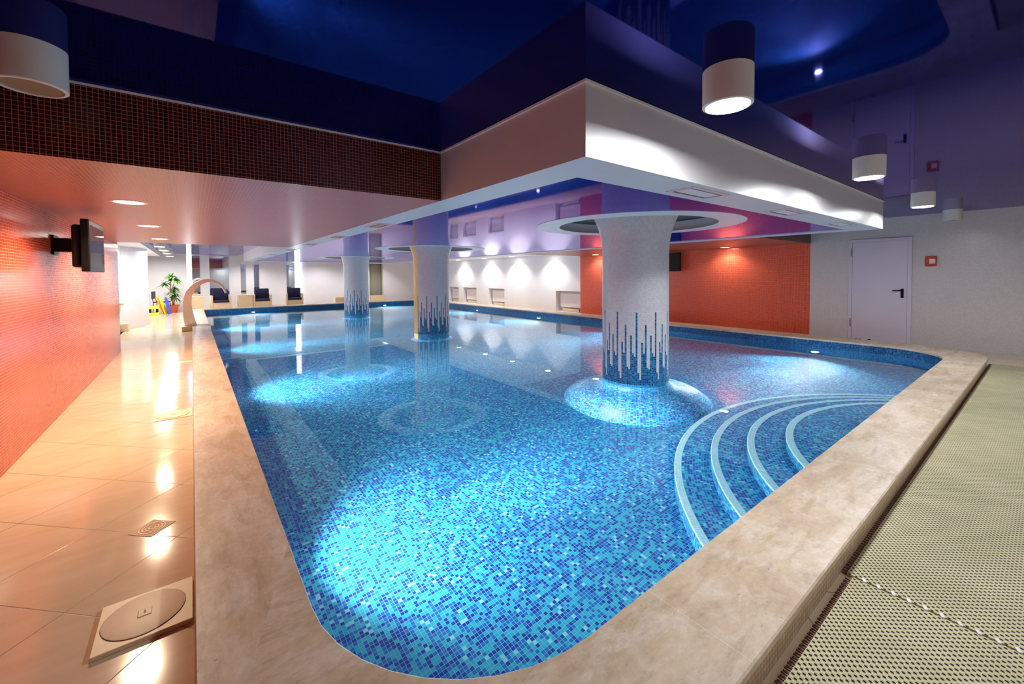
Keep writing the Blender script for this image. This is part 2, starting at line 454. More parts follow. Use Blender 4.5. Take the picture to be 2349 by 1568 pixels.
# deck floor: plane with the pool cut out
fl = MB()
big = []
X0, Y0, X1, Y1 = -1.75, -1.7, XR + .3, YF + .3
for (x, y) in upst:
    # project each kerb point outwards to the room rectangle
    cx, cyy = 4.98, 10.66
    dx, dy = x - cx, y - cyy
    t = min(((X1 - cx) if dx > 0 else (X0 - cx)) / dx if abs(dx) > 1e-9 else 1e9, ((Y1 - cyy) if dy > 0 else (Y0 - cyy)) / dy if abs(dy) > 1e-9 else 1e9)
    big.append((cx + dx * t, cyy + dy * t))
ring_face(fl, big, upst, 0)
for c in ((X0, Y0), (X1, Y0), (X1, Y1), (X0, Y1)):
    n = len(big)
    for k in range(n):
        a, b = big[k], big[(k + 1) % n]
        if abs(a[0] - b[0]) > 1e-6 and abs(a[1] - b[1]) > 1e-6 and min(a[0], b[0]) - 1e-6 <= c[0] <= max(a[0], b[0]) + 1e-6 and min(a[1], b[1]) - 1e-6 <= c[1] <= max(a[1], b[1]) + 1e-6:
            fl.face([(a[0], a[1], 0), (c[0], c[1], 0), (b[0], b[1], 0)])
struct('floor', fl.mesh('floor', M['floor']), 'glossy beige porcelain deck floor of diagonal tiles around the pool', 'floor')

# left wall: red mosaic bay, then white wall further back
w = MB(); w.box((XL - .2, -1.5, 0), (XL, YB + .3, ZC))
struct('wall_left', w.mesh('wall_left', M['red']), 'red mosaic wall along the left walkway', 'wall')
w = MB()
w.box((XL - .6, YB + .3, 0), (-1.50, 15.2, 2.4))
w.prism([(-1.50, 15.2), (-1.36, 15.32), (-1.22, 15.6), (-1.10, 16.0), (-1.04, 16.45), (-1.22, 16.5), (-1.7, 16.5), (-1.7, 15.2)], 0, 2.4)
w.box((-1.75, 16.5, 0), (-1.60, 22.6, 2.4))
struct('wall_left_far', w.mesh('wall_left_far', M['white'], smooth=.6), 'white rendered wall with a rounded end beyond the red wall', 'wall')
# red bay soffits and dark fascias
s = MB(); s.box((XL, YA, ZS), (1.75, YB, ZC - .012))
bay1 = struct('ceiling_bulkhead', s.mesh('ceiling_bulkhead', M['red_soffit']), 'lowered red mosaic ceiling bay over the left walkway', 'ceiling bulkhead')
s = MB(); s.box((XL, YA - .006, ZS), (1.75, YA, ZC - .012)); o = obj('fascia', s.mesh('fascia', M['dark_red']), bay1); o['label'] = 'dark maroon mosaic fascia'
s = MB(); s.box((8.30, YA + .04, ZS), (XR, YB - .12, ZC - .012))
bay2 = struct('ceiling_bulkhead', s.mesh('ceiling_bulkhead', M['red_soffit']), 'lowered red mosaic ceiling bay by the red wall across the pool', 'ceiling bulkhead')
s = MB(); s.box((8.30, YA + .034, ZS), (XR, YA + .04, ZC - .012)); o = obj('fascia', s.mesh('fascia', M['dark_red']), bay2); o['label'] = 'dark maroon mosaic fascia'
t = MB(); t.box((XL, YA - .010, ZC - .014), (1.75, YA, ZC - .001))
struct('trim_1', t.mesh('trim_1', M['white']), 'thin pale bead along the top of the red fascia', 'trim')

# right wall with radiator niches
NICH = [(10.31, 11.565), (14.86, 16.09), (17.14, 18.37), (18.86, 19.87)]
def holed_wall(x, y0, y1, z0, z1, holes, depth, facing=-1):
    mb = MB()
    ys = sorted({y0, y1, *[h[0] for h in holes], *[h[1] for h in holes]})
    for a, b in zip(ys, ys[1:]):
        hole = next((h for h in holes if h[0] <= a + 1e-6 and b <= h[1] + 1e-6), None)
        segs = [(z0, z1)] if not hole else [(z0, hole[2]), (hole[3], z1)]
        for s0, s1 in segs:
            if s1 > s0: mb.face([(x, a, s0), (x, a, s1), (x, b, s1), (x, b, s0)])
        if hole:
            xb = x + depth
            mb.face([(xb, a, hole[2]), (xb, a, hole[3]), (xb, b, hole[3]), (xb, b, hole[2])])
            mb.face([(x, a, hole[2]), (xb, a, hole[2]), (xb, b, hole[2]), (x, b, hole[2])])
            mb.face([(x, a, hole[3]), (x, b, hole[3]), (xb, b, hole[3]), (xb, a, hole[3])])
            mb.face([(x, a, hole[2]), (x, a, hole[3]), (xb, a, hole[3]), (xb, a, hole[2])])
            mb.face([(x, b, hole[2]), (xb, b, hole[2]), (xb, b, hole[3]), (x, b, hole[3])])
    mb.box((x + depth + .01, y0, z0), (x + depth + .1, y1, z1))
    return mb
w = MB(); w.box((XR, -1.5, 0), (XR + .2, YA + .04, ZC))
struct('wall_right', w.mesh('wall_right', M['white_mosaic']), 'white mosaic wall with the pale door at the right', 'wall')
w = MB(); w.box((XR, YA + .04, 0), (XR + .2, 10.30, ZC))
struct('wall_right_red', w.mesh('wall_right_red', M['red']), 'red mosaic wall panel across the pool behind the nearest column', 'wall')
w = holed_wall(XR, 10.30, YF, 0, ZC, [(a, b, .02, .79) for a, b in NICH], .26)
struct('wall_right_far', w.mesh('wall_right_far', M['white']), 'white wall with radiator niches across the pool', 'wall')
# far and rear walls
w = MB()
w.box((-.17, YF, 0), (7.95, YF + .2, ZC)); w.box((8.74, YF, 0), (XR + .3, YF + .2, ZC)); w.box((7.95, YF, 2.1), (8.74, YF + .2, ZC))
struct('wall_far', w.mesh('wall_far', M['white']), 'white end wall beyond the pool with mirrors and light strips', 'wall')
w = MB(); w.box((-1.75, 22.6, 0), (-.175, YF + .2, ZC))
struct('wall_far_left', w.mesh('wall_far_left', M['white']), 'white wall behind the potted plant', 'wall')
w = MB(); w.box((7.9, YF + .45, 0), (8.8, YF + .5, 2.2)); w.box((7.9, YF + .2, 0), (7.95, YF + .5, 2.2)); w.box((8.74, YF + .2, 0), (8.8, YF + .5, 2.2))
w.box((8.19, YF + .42, .3), (8.21, YF + .45, 2.1))
struct('door_2', w.mesh('door_2', M['greygreen']), 'grey green panelled doorway recess in the far end wall', 'doorway')
w = MB(); w.box((-1.75, -1.7, 0), (XR + .3, -1.5, ZC))
struct('wall_near', w.mesh('wall_near', M['white']), 'white wall behind the viewer', 'wall')
# ceilings
def sheet(x0, y0, x1, y1, z): return MB().box((x0, y0, z), (x1, y1, z + .05))
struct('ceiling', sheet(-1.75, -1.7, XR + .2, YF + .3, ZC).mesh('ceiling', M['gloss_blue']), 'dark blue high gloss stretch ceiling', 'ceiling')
s = MB(); s.box((8.30, YB - .12, 2.165), (XR, YF, ZC - .012))
struct('ceiling_bulkhead', s.mesh('ceiling_bulkhead', M['white']), 'white lowered ceiling strip above the radiator niches', 'ceiling bulkhead')
s = MB(); s.box((-1.75, YB + .05, 2.24), (-.98, 21.6, ZC - .012))
struct('ceiling_bulkhead', s.mesh('ceiling_bulkhead', M['white']), 'white lowered ceiling strip at the far end of the walkway', 'ceiling bulkhead')
# white canopy over the pool with a glossy inset
cx0, cx1, cy0, cy1 = 1.75, 8.30, 1.60, 20.95
cn = thing('pool_canopy', 'white boxed canopy hanging over the pool with a glossy blue underside', 'canopy', (cx0, cy0, ZS), kind='structure')
s = MB()
IX0, IX1, IY0, IY1 = 2.08, 7.98, 1.98, 20.57
for a, b in (((cx0, cy0), (cx1, IY0)), ((cx0, IY1), (cx1, cy1)), ((cx0, IY0), (IX0, IY1)), ((IX1, IY0), (cx1, IY1))):
    s.face([(a[0], a[1], ZS), (a[0], b[1], ZS), (b[0], b[1], ZS), (b[0], a[1], ZS)])
for p, q in (((cx0, cy0), (cx1, cy0)), ((cx1, cy0), (cx1, cy1)), ((cx1, cy1), (cx0, cy1)), ((cx0, cy1), (cx0, cy0))):
    s.face([(p[0], p[1], ZS), (q[0], q[1], ZS), (q[0], q[1], ZC - .004), (p[0], p[1], ZC - .004)])
for p, q in (((IX0, IY0), (IX1, IY0)), ((IX1, IY0), (IX1, IY1)), ((IX1, IY1), (IX0, IY1)), ((IX0, IY1), (IX0, IY0))):
    s.face([(q[0], q[1], ZS), (p[0], p[1], ZS), (p[0], p[1], ZS + .012), (q[0], q[1], ZS + .012)])
o = obj('canopy_box', s.mesh('canopy_box', M['canopy']), cn, (-cx0, -cy0, -ZS))
# inset panel with a round opening at each column
COLS = [(4.856, 3.536, .4415), (4.785, 9.572, .438), (4.76, 15.56, .425)]
g = MB(); RH = 1.10
ysp = [IY0, 6.55, 12.55, IY1]
for i, (cx, cy, r) in enumerate(COLS):
    y0, y1 = ysp[i], ysp[i + 1]
    n = 64; P = []
    corners = [math.atan2(y0 - cy, IX0 - cx) % (2 * PI), math.atan2(y0 - cy, IX1 - cx) % (2 * PI), math.atan2(y1 - cy, IX1 - cx) % (2 * PI), math.atan2(y1 - cy, IX0 - cx) % (2 * PI)]
    ang = sorted({round(2 * PI * k / n, 6) for k in range(n)} | {round(a, 6) for a in corners})
    def outp(t):
        c, s_ = math.cos(t), math.sin(t)
        k = min(((IX1 - cx) if c > 0 else (IX0 - cx)) / c if abs(c) > 1e-9 else 1e9, ((y1 - cy) if s_ > 0 else (y0 - cy)) / s_ if abs(s_) > 1e-9 else 1e9)
        return (cx + c * k, cy + s_ * k, ZS + .01)
    for a, b in zip(ang, ang[1:] + [ang[0] + 2 * PI]):
        g.face([outp(a), (cx + RH * math.cos(a), cy + RH * math.sin(a), ZS + .01), (cx + RH * math.cos(b), cy + RH * math.sin(b), ZS + .01), outp(b)])
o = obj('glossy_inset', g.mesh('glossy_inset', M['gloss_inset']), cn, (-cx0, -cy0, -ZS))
o['label'] = 'glossy dark blue inset panel'
g = MB(); q = MB()
for cx, cy, r in COLS:
    g.lathe([(1.10, ZS + .15), (1.10, ZS + .01)], 64, (cx, cy))
    q.lathe([(.3, ZS + .15), (1.10, ZS + .15)], 64, (cx, cy))
obj('recess_wall', g.mesh('recess_wall', M['white_satin'], smooth=.6), cn, (-cx0, -cy0, -ZS))
o = obj('recess_ceiling', q.mesh('recess_ceiling', plain('dark_recess_paint', lin(74, 70, 66), .8)), cn, (-cx0, -cy0, -ZS)); o['label'] = 'dark recess above the ceiling ring'
g = MB(); g.box((IX0 - .05, IY0 - .05, ZC - .06), (IX1 + .05, IY1 + .05, ZC - .03))
obj('upper_lid', g.mesh('upper_lid', M['white']), cn, (-cx0, -cy0, -ZS))
t = MB()
t.box((cx0 - .012, cy0 - .012, ZC - .018), (cx1 + .012, cy0, ZC - .003)); t.box((cx0 - .012, cy0, ZC - .018), (cx0, YA - .012, ZC - .003))
obj('top_bead', t.mesh('top_bead', M['white']), cn, (-cx0, -cy0, -ZS))

# ------------------------------------------------------------------ pool
b = MB()
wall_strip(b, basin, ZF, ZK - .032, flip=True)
pw_me = b.mesh('basin_wall', M['pool_wall_shaded'], smooth=.5)
b = MB()
b.face([(x, y, ZF) for x, y in basin])
pbasin = struct('pool_basin', b.mesh('pool_basin', M['pool'], smooth=.5), 'pool basin lined with blue and turquoise mosaic', 'swimming pool')
o = obj('basin_wall', pw_me, pbasin); o['label'] = 'blue mosaic pool wall with shade put into its colour'
wt = MB(); wt.face([(x, y, ZW) for x, y in basin])
struct('pool_water', wt.mesh('pool_water', M['water'], smooth=1), 'still clear pool water mirroring the walls', 'water')
cp = thing('pool_coping', 'beige travertine coping running around the whole pool', 'pool coping', (0, .573, 0), kind='thing')
def shift(P, d): return P
c = MB(); BV = .006
def inset(P, Q, t): return [(p[0] + (q[0] - p[0]) * t, p[1] + (q[1] - p[1]) * t) for p, q in zip(P, Q)]
oi, io = inset(outer, inner, .016), inset(inner, outer, .008)
def coping_top(mb, A, B, z):
    n = len(A); L = 0
    for k in range(n):
        a, b, c, d = A[k], A[(k + 1) % n], B[(k + 1) % n], B[k]
        l = math.dist(((a[0] + d[0]) / 2, (a[1] + d[1]) / 2), ((b[0] + c[0]) / 2, (b[1] + c[1]) / 2)); w0, w1 = math.dist(a, d), math.dist(b, c)
        q = max(1, int(l / .5))
        for i in range(q):
            t0, t1 = i / q, (i + 1) / q
            P = [(a[0] + (b[0] - a[0]) * t0, a[1] + (b[1] - a[1]) * t0, z), (a[0] + (b[0] - a[0]) * t1, a[1] + (b[1] - a[1]) * t1, z),
                 (d[0] + (c[0] - d[0]) * t1, d[1] + (c[1] - d[1]) * t1, z), (d[0] + (c[0] - d[0]) * t0, d[1] + (c[1] - d[1]) * t0, z)]
            mx = sum(p[0] for p in P) / 4; my = sum(p[1] for p in P) / 4
            side = (mx < .36 and my > 1.72) or (mx > 9.4 and 1.9 < my < 20.1)
            mb.face(P, [(p[1] + 3.1, p[0] + 7.7) if side else (p[0], p[1]) for p in P])
        L += l
coping_top(c, oi, io, ZK)
def bevel_ring(mb, A, za, B, zb):
    n = len(A)
    for k in range(n):
        a, a2, b2, b1 = A[k], A[(k + 1) % n], B[(k + 1) % n], B[k]
        mb.face([(a[0], a[1], za), (a2[0], a2[1], za), (b2[0], b2[1], zb), (b1[0], b1[1], zb)])
bevel_ring(c, outer, ZK - .006, oi, ZK); bevel_ring(c, io, ZK, inner, ZK - .004)
wall_strip(c, outer, ZK - .032, ZK - .006); wall_strip(c, inner, ZK - .032, ZK - .004, flip=True)
ring_face(c, outer, inner, ZK - .032, flip=True)
obj('coping_slab', c.mesh('coping_slab', M['travertine'], smooth=.35), cp, (0, -.573, 0))
u = MB(); wall_strip(u, upst, 0, ZK - .032)
obj('mosaic_upstand', u.mesh('mosaic_upstand', M['kerb_mosaic'], smooth=.5), cp, (0, -.573, 0))

# steps
SC_ = (4.9, -.38)
RAD = [2.86, 2.555, 2.26, 1.96]; ST = [-.78, -.565, -.35, -.135]
def arc(r, y=PY0 - .012):
    a = math.asin((y - SC_[1]) / r); return a, PI - a
st = thing('pool_steps', 'curved mosaic entry steps with pale nosings in the near end of the pool', 'steps', (SC_[0], PY0, ZF), kind='thing')
NB = .058
for i, (R, z) in enumerate(zip(RAD, ST)):
    mb = MB(); nb = MB(); n = 72
    zb = ZF if i == 0 else ST[i - 1]
    rin = (RAD[i + 1] if i < 3 else 1.40)
    def pt(r, k, n=n):
        a0, a1 = arc(r); t = a0 + (a1 - a0) * k / n
        return SC_[0] + r * math.cos(t), SC_[1] + r * math.sin(t), t
    for k in range(n):
        def seg(mbx, r0, z0, r1, z1, vo=0):
            ax, ay, at = pt(r0, k); bx, by, bt = pt(r0, k + 1); cx, cy, ct = pt(r1, k + 1); dx, dy, dt = pt(r1, k)
            vv = math.hypot(r1 - r0, z1 - z0)
            mbx.face([(ax, ay, z0), (bx, by, z0), (cx, cy, z1), (dx, dy, z1)], [(at * R, vo), (bt * R, vo), (ct * R, vo + vv), (dt * R, vo + vv)])
        seg(mb, R, zb, R, z - .028)
        seg(mb, R - NB, z, rin, z, .3)
        seg(nb, R, z - .028, R, z - .004); seg(nb, R, z - .004, R - .004, z, .024); seg(nb, R - .004, z, R - NB, z, .029)
    if i == 3:
        P = [pt(rin, k)[:2] for k in range(n + 1)]
        mb.face([(x, y, z) for x, y in P])
    so = obj('step', mb.mesh('step', M['pool'], smooth=.5), st, (-SC_[0], -PY0, -ZF))
    no = obj('nosing', nb.mesh('nosing', M['nosing'], smooth=.5), so)
    no['label'] = 'pale turquoise mosaic nosing'

# columns
def make_column(i, cx, cy, r, off, label, yellow=False):
    c = thing('mosaic_column', label, 'column', (cx, cy, ZF), group=None, kind='thing')
    T = 2 * PI * .44 / 121
    prof = [(r, ZW - (.12 if i == 1 else .80)), (r, 1.62)]
    for k in range(1, 17):
        z = 1.62 + .80 * k / 16
        prof.append((r + .15 * (max(0, z - 1.65) / .58) ** 2.4, z))
    mb = MB(); n = 121; L = [(prof[0][1] - ZW) / T]
    for a, b2 in zip(prof, prof[1:]): L.append(L[-1] + math.dist(a, b2) / T)
    for k in range(n):
        t0, t1 = 2 * PI * k / n, 2 * PI * (k + 1) / n
        for j in range(len(prof) - 1):
            (r0, z0), (r1, z1) = prof[j], prof[j + 1]
            mb.face([(r0 * math.cos(t0), r0 * math.sin(t0), z0), (r0 * math.cos(t1), r0 * math.sin(t1), z0), (r1 * math.cos(t1), r1 * math.sin(t1), z1), (r1 * math.cos(t0), r1 * math.sin(t0), z1)],
                    [(k, L[j]), (k + 1, L[j]), (k + 1, L[j + 1]), (k, L[j + 1])])
    obj('shaft', mb.mesh('shaft', column_material('column_mosaic_%d' % i, off, yellow), smooth=.6), c, (0, 0, -ZF))
    m2 = MB()
    q = 1 if i == 1 else .25
    m2.lathe([((rr if i == 1 else r + (rr - r) * .15), ZF + (zz - ZF) * q) for rr, zz in [(.98, ZF), (.968, -.94), (.93, -.84), (.88, -.72), (.80, -.585), (.70, -.485), (.60, -.42), (.53, -.375), (.485, -.325), (.458, -.26), (r + .003, -.20), (r, ZW - .12)]], 96, ur=.6)
    obj('flared_base', m2.mesh('flared_base', M['pool'], smooth=.6), c, (0, 0, -ZF))
    return c
make_column(1, *COLS[0], 4, 'nearest white mosaic column with blue stripes rising from the water')
make_column(2, *COLS[1], 1, 'middle mosaic column with a yellow stripe down its left side', True)
make_column(3, *COLS[2], 7, 'farthest white mosaic column with blue stripes')
RL = ['white ceiling ring around the nearest column', 'white ceiling ring around the middle column', 'white ceiling ring around the farthest column']
rm = MB()
rm.lathe([(1.35, .004), (1.35, 0), (1.035, 0), (1.035, .004)][::-1], 96)
ring_me = rm.mesh('ceiling_ring', M['white_satin'], smooth=.6)
for (cx, cy, r), lb in zip(COLS, RL):
    o = obj('ceiling_ring', ring_me, None, (cx, cy, ZS + .0055)); tag(o, lb, 'ceiling ring', kind='thing')

# underwater lamps
WARMW = (1, .93, .86, 1); COOL = (.93, .97, 1, 1)
lm = MB(); lm.lathe([(0, .0), (.058, .0)], 24)
lens_me = lm.mesh('lens', emit('pool_lamp_glow', (1, .97, .95, 1), 60))
hm = MB(); hm.lathe([(.058, -.004), (.066, .006), (.085, .006), (.09, -.012)], 24)
bez_me = hm.mesh('bezel', M['hinge'], smooth=.6)
def pool_lamp(x, y, z, rz, label, power):
    t = thing('pool_lamp', label, 'underwater lamp', (x, y, z), group='underwater pool lamps')
    t.rotation_euler = (PI / 2, 0, rz)
    a = obj('lens', lens_me, t); obj('bezel', bez_me, t)
    L = bpy.data.lights.new('pool_lamp_beam', 'SPOT'); L.energy = power; L.color = (1, .99, .97)
    L.spot_size = math.radians(128); L.spot_blend = .95; L.shadow_soft_size = .05
    L.use_custom_distance = False if hasattr(L, 'use_custom_distance') else None
    lo = bpy.data.objects.new('pool_lamp_beam', L); COL.objects.link(lo); lo.parent = t
    lo.location = (0, 0, .03); lo.rotation_euler = (PI, 0, 0)
    L2 = bpy.data.lights.new('pool_lamp_core', 'SPOT'); L2.energy = power * 2.4; L2.color = (1, .99, .97)
    L2.spot_size = math.radians(46); L2.spot_blend = 1; L2.shadow_soft_size = .05
    l2 = bpy.data.objects.new('pool_lamp_core', L2); COL.objects.link(l2); l2.parent = t
    l2.location = (0, 0, .03); l2.rotation_euler = (PI, 0, 0)
# local +z of the lamp must point into the pool
PW = 330
for y, lb in ((2.785, 'underwater lamp glowing by the near right corner of the pool'), (6.8, 'underwater lamp on the right pool wall behind the nearest column'),
              (10.8, 'underwater lamp on the right pool wall below the white wall'), (14.75, 'farthest underwater lamp on the right pool wall')):
    pool_lamp(PX1 + .010, y, -.53, -PI / 2, lb, PW)
for y, lb in ((2.9, 'underwater lamp on the near left pool wall'), (6.9, 'second underwater lamp along the left pool wall'),
              (10.8, 'third underwater lamp along the left pool wall'), (14.75, 'farthest underwater lamp along the left pool wall')):
    pool_lamp(PX0 - .010, y, -.53, PI / 2, lb, PW)
for x, lb in ((1.99, 'underwater lamp at the left of the far pool wall'), (7.6, 'underwater lamp between the columns on the far pool wall')):
    pool_lamp(x, PY1 + .010, -.55, 0, lb, PW)

# ------------------------------------------------------------------ lamps
def spot(parent, loc, power, size, blend, col, radius=.05):
    L = bpy.data.lights.new('lamp_beam', 'SPOT'); L.energy = power; L.color = col
    L.spot_size = math.radians(size); L.spot_blend = blend; L.shadow_soft_size = radius
    o = bpy.data.objects.new('lamp_beam', L); COL.objects.link(o); o.parent = parent; o.location = loc
    return o
def disk(parent, loc, power, col, r):
    L = bpy.data.lights.new('lamp_beam', 'AREA'); L.shape = 'DISK'; L.size = 2 * r; L.energy = power; L.color = col; L.spread = math.radians(175)
    o = bpy.data.objects.new('lamp_beam', L); COL.objects.link(o); o.parent = parent; o.location = loc
    o.visible_camera = True
    return o
E_DRUM = emit('drum_lamp_glow', (.97, .98, 1, 1), 16)
E_WARM = emit('downlight_glow', (1, .92, .80, 1), 30)
E_OFF = plain('unlit_diffuser', lin(150, 130, 100), .3)
hd = .19
dm = MB(); dm.lathe([(.108, .012), (.108, 0), (.119, 0), (.123, .004), (.123, hd)], 64)
drum_me = dm.mesh('drum_shade', M['drum'], smooth=.6)
df = MB(); df.lathe([(.108, .006), (0, .006)], 48)
dif_on = df.mesh('diffuser', E_DRUM); dif_off = df.mesh('diffuser', E_OFF)
def drum(x, y, z, label, power, group, col=(.93, .96, 1)):
    t = thing('drum_ceiling_light', label, 'ceiling light', (x, y, z), group=group)
    obj('drum_shade', drum_me, t)
    obj('diffuser', dif_on if power else dif_off, t)
    if power: disk(t, (0, 0, -.003), power, col, .105)
for x, y, lb, p in ((2.286, 1.08, 'lit white drum light nearest, beside the canopy corner', 25), (5.09, 1.088, 'second lit white drum light along the canopy side', 25),
                    (7.95, 1.12, 'third lit white drum light near the end of the canopy', 22), (10.55, 1.11, 'unlit white drum light close to the right wall', 0)):
    drum(x, y, ZC - hd, lb, p, 'drum lights beside the canopy')
for x, lb in ((2.286, 'added fill drum light behind the viewer, first of its row'), (5.09, 'added fill drum light behind the viewer, middle of its row'), (7.95, 'added fill drum light behind the viewer, last of its row')):
    drum(x, -1.0, ZC - hd, lb, 6, 'added fill drum lights by the rear wall')  # unseen drum row added as fill for the outer kerb face
drum(-.575, 2.93, ZC - hd, 'unlit white drum light before the dark red fascia at upper left', 0, 'drum lights over the walkway')
for k, (y, lb) in enumerate(((14.4, 'first lit drum light beyond the red bay over the walkway'), (16.45, 'second lit drum light beyond the red bay'),
                             (18.5, 'third lit drum light beyond the red bay'), (20.9, 'fourth lit drum light before the potted plant'))):
    drum(-.66 + (.0), y, 2.40 - hd, lb, 38, 'drum lights over the walkway', (1, .96, .93))
s = MB(); s.box((-.98, YB + .05, 2.40), (1.75, YF, ZC - .012))
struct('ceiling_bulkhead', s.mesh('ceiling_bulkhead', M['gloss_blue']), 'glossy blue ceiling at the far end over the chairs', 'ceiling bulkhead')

rg = MB(); rg.lathe([(.098, 0), (.098, -.004), (.110, -.006), (.125, -.003), (.127, 0)], 48)
trim_me = rg.mesh('trim_ring', M['white_satin'], smooth=.6)
dd = MB(); dd.lathe([(.098, -.003), (0, -.003)], 48)
disc_me = dd.mesh('diffuser', E_WARM)
def downlight(x, y, z, label, power, group, col, size=110, blend=.5):
    t = thing('recessed_downlight', label, 'downlight', (x, y, z), group=group)
    obj('trim_ring', trim_me, t); obj('diffuser', disc_me, t)
    spot(t, (0, 0, -.02), power, size, blend, col, .06)
G1 = 'downlights in the left red ceiling'
for y, lb in ((4.91, 'nearest round downlight in the red ceiling over the walkway'), (7.02, 'middle round downlight in the red ceiling over the walkway'), (9.26, 'farthest round downlight in the red ceiling over the walkway')):
    downlight(-.42, y, ZS, lb, 130, G1, (1, .72, .45), 150, .6)
for y, lb in ((5.09, 'round downlight in the red ceiling across the pool'), (7.2, 'downlight in the red ceiling behind the nearest column'), (9.35, 'downlight at the far end of the red ceiling across the pool')):
    downlight(10.70, y, ZS, lb, 26, 'downlights in the right red ceiling', (1, .86, .68), 140, .5)
for y, lb in ((11.6, 'downlight above the radiator niche next to the red wall'), (13.8, 'downlight washing the bare white wall across the pool'), (15.85, 'downlight above the second radiator niche'), (18.2, 'downlight above the third radiator niche')):
    downlight(10.58, y, 2.165, lb, 100, 'downlights above the radiator niches', (1, .965, .95), 128, .55)

for x, lb in ((2.2, 'added fill downlight above the armchairs'), (5.2, 'added fill downlight left of the farthest column, hidden by the canopy'), (8.0, 'added fill downlight before the grey green doorway')):
    downlight(x, 22.2, 2.40, lb, 110, 'added fill downlights over the armchairs', (.94, .94, 1), 150, .6)  # out of view behind the canopy, added to brighten the far wall
# vertical light strips on the far wall
for x0, x1, y, lb in ((-.165, -.005, YF, 'tall glowing white light strip beside the potted plant'), (4.16, 4.37, YF, 'tall glowing white light strip behind the right hand armchair')):
    l = thing('light_strip', lb, 'light strip', ((x0 + x1) / 2, y, .35), group='light strips on the far wall')
    hb = (x1 - x0) / 2
    obj('tube_cover', MB().box((-hb, -.05, 0), (hb, -.02, 2.0)).mesh('tube_cover', emit('strip_glow', (.86, .92, 1, 1), 14)), l)
    obj('back_plate', MB().box((-hb, -.02, 0), (hb, 0, 2.0)).mesh('back_plate', M['white_satin']), l)
# mirrors
for x0, x1, z0, z1, lb in ((.007, .288, .5, 2.36, 'narrow mirror panel next to the left light strip'), (.64, 1.38, .5, 2.36, 'wide mirror panel behind the first armchair'),
                           (1.84, 2.05, .5, 2.12, 'narrow mirror panel above the box table'), (2.37, 2.59, .5, 2.12, 'narrow mirror panel behind the second armchair'), (3.78, 4.15, .5, 2.12, 'mirror panel left of the right light strip')):
    o = obj('wall_mirror', MB().box((x0, -.015, 0), (x1, 0, z1 - z0)).mesh('wall_mirror', M['mirror']), None, (0, YF, z0))
    tag(o, lb, 'mirror', 'mirrors on the far wall')

# ------------------------------------------------------------------ canopy vents
def make_vent(x, y, label, lx, ly, group, cover='white_satin'):
    t = thing('ceiling_vent', label, 'air vent', (x, y, ZS), group=group)
    f = MB(); w_ = .035
    hx, hy = lx / 2, ly / 2
    for a, b2 in (((-hx, -hy), (hx, -hy + w_)), ((-hx, hy - w_), (hx, hy)), ((-hx, -hy + w_), (-hx + w_, hy - w_)), ((hx - w_, -hy + w_), (hx, hy - w_))):
        f.box((a[0], a[1], -.007), (b2[0], b2[1], 0))
    obj('frame', f.mesh('frame', M['vent_frame']), t)
    g = MB(); g.box((-hx + w_, -hy + w_, -.0015), (hx - w_, hy - w_, -.0005)); obj('shadow_gap', g.mesh('shadow_gap', M['vent_gap']), t)
    p = MB(); e = w_ + .022; p.box((-hx + e, -hy + e, -.005), (hx - e, hy - e, -.0015)); obj('cover_plate', p.mesh('cover_plate', M[cover]), t)
GV = 'vents in the canopy underside'
for x, lb in ((3.28, 'flush air vent nearest the corner on the front canopy strip'), (5.10, 'middle flush air vent on the front canopy strip'), (6.97, 'flush air vent at the far end of the front canopy strip')):
    make_vent(x, 1.78, lb, .56, .24, GV)
VN = ['first', 'second', 'third', 'fourth', 'fifth', 'sixth']
for k, y in enumerate((5.36, 7.3, 9.26, 11.45, 14.3, 17.2)):
    make_vent(1.94, y, '%s vent from the near end along the left canopy strip' % VN[k], .22, .5, GV, 'vent_tan')

# ------------------------------------------------------------------ door, call point
d = thing('door_1', 'pale lilac metal door in the white mosaic wall at right', 'door', (XR, 2.16, 0), kind='structure')
fr = MB()
for a, b2 in (((-.03, -.485, 0), (0, -.425, 2.075)), ((-.03, .43, 0), (0, .485, 2.075)), ((-.03, -.425, 2.02), (0, .43, 2.075))): fr.box(a, b2)
obj('door_frame', fr.mesh('door_frame', M['door'], bevel=.003), d)
obj('door_leaf', MB().box((-.022, -.422, .015), (0, .427, 2.017)).mesh('door_leaf', M['door'], bevel=.003), d)
for z in (.36, 1.82):
    h = MB(); h.cyl((-.036, .445, z - .06), (-.036, .445, z + .06), .012); h.cyl((-.036, .445, z - .085), (-.036, .445, z - .065), .013); h.cyl((-.036, .445, z + .065), (-.036, .445, z + .085), .013)
    obj('hinge', h.mesh('hinge', M['hinge'], smooth=.6), d)
h = MB(); h.box((-.036, -.375, .90), (-.022, -.330, 1.08)); h.cyl((-.036, -.352, 1.045), (-.075, -.352, 1.045), .011); h.cyl((-.072, -.355, 1.045), (-.072, -.215, 1.04), .010)
o = obj('door_handle', h.mesh('door_handle', M['black'], bevel=.004), d); o['label'] = 'black lever handle'
mk = MB()
for y0, y1, z in ((.33, .38, .02), (.27, .31, .02), (.11, .16, .035)): mk.face([(-.0225, y0, z - .012), (-.0225, y0, z + .008), (-.0225, y1, z + .004), (-.0225, y1, z - .012)])
obj('scuff_mark', mk.mesh('scuff_mark', M['black']), d)
f = thing('fire_call_point', 'small red call point box on the wall right of the door', 'call point', (XR, 1.42, 1.60))
obj('housing', MB().box((-.05, -.077, -.092), (0, .077, .092)).mesh('housing', M['red_box'], bevel=.006), f)
obj('window', MB().box((-.052, -.062, -.045), (-.049, .018, .045)).mesh('window', M['label_pale'], bevel=.001), f)
a = MB()   # pale Y-shaped mark on the window
a.face([(-.0525, -.028, -.02), (-.0525, -.018, -.02), (-.0525, -.018, .012), (-.0525, -.028, .012)])
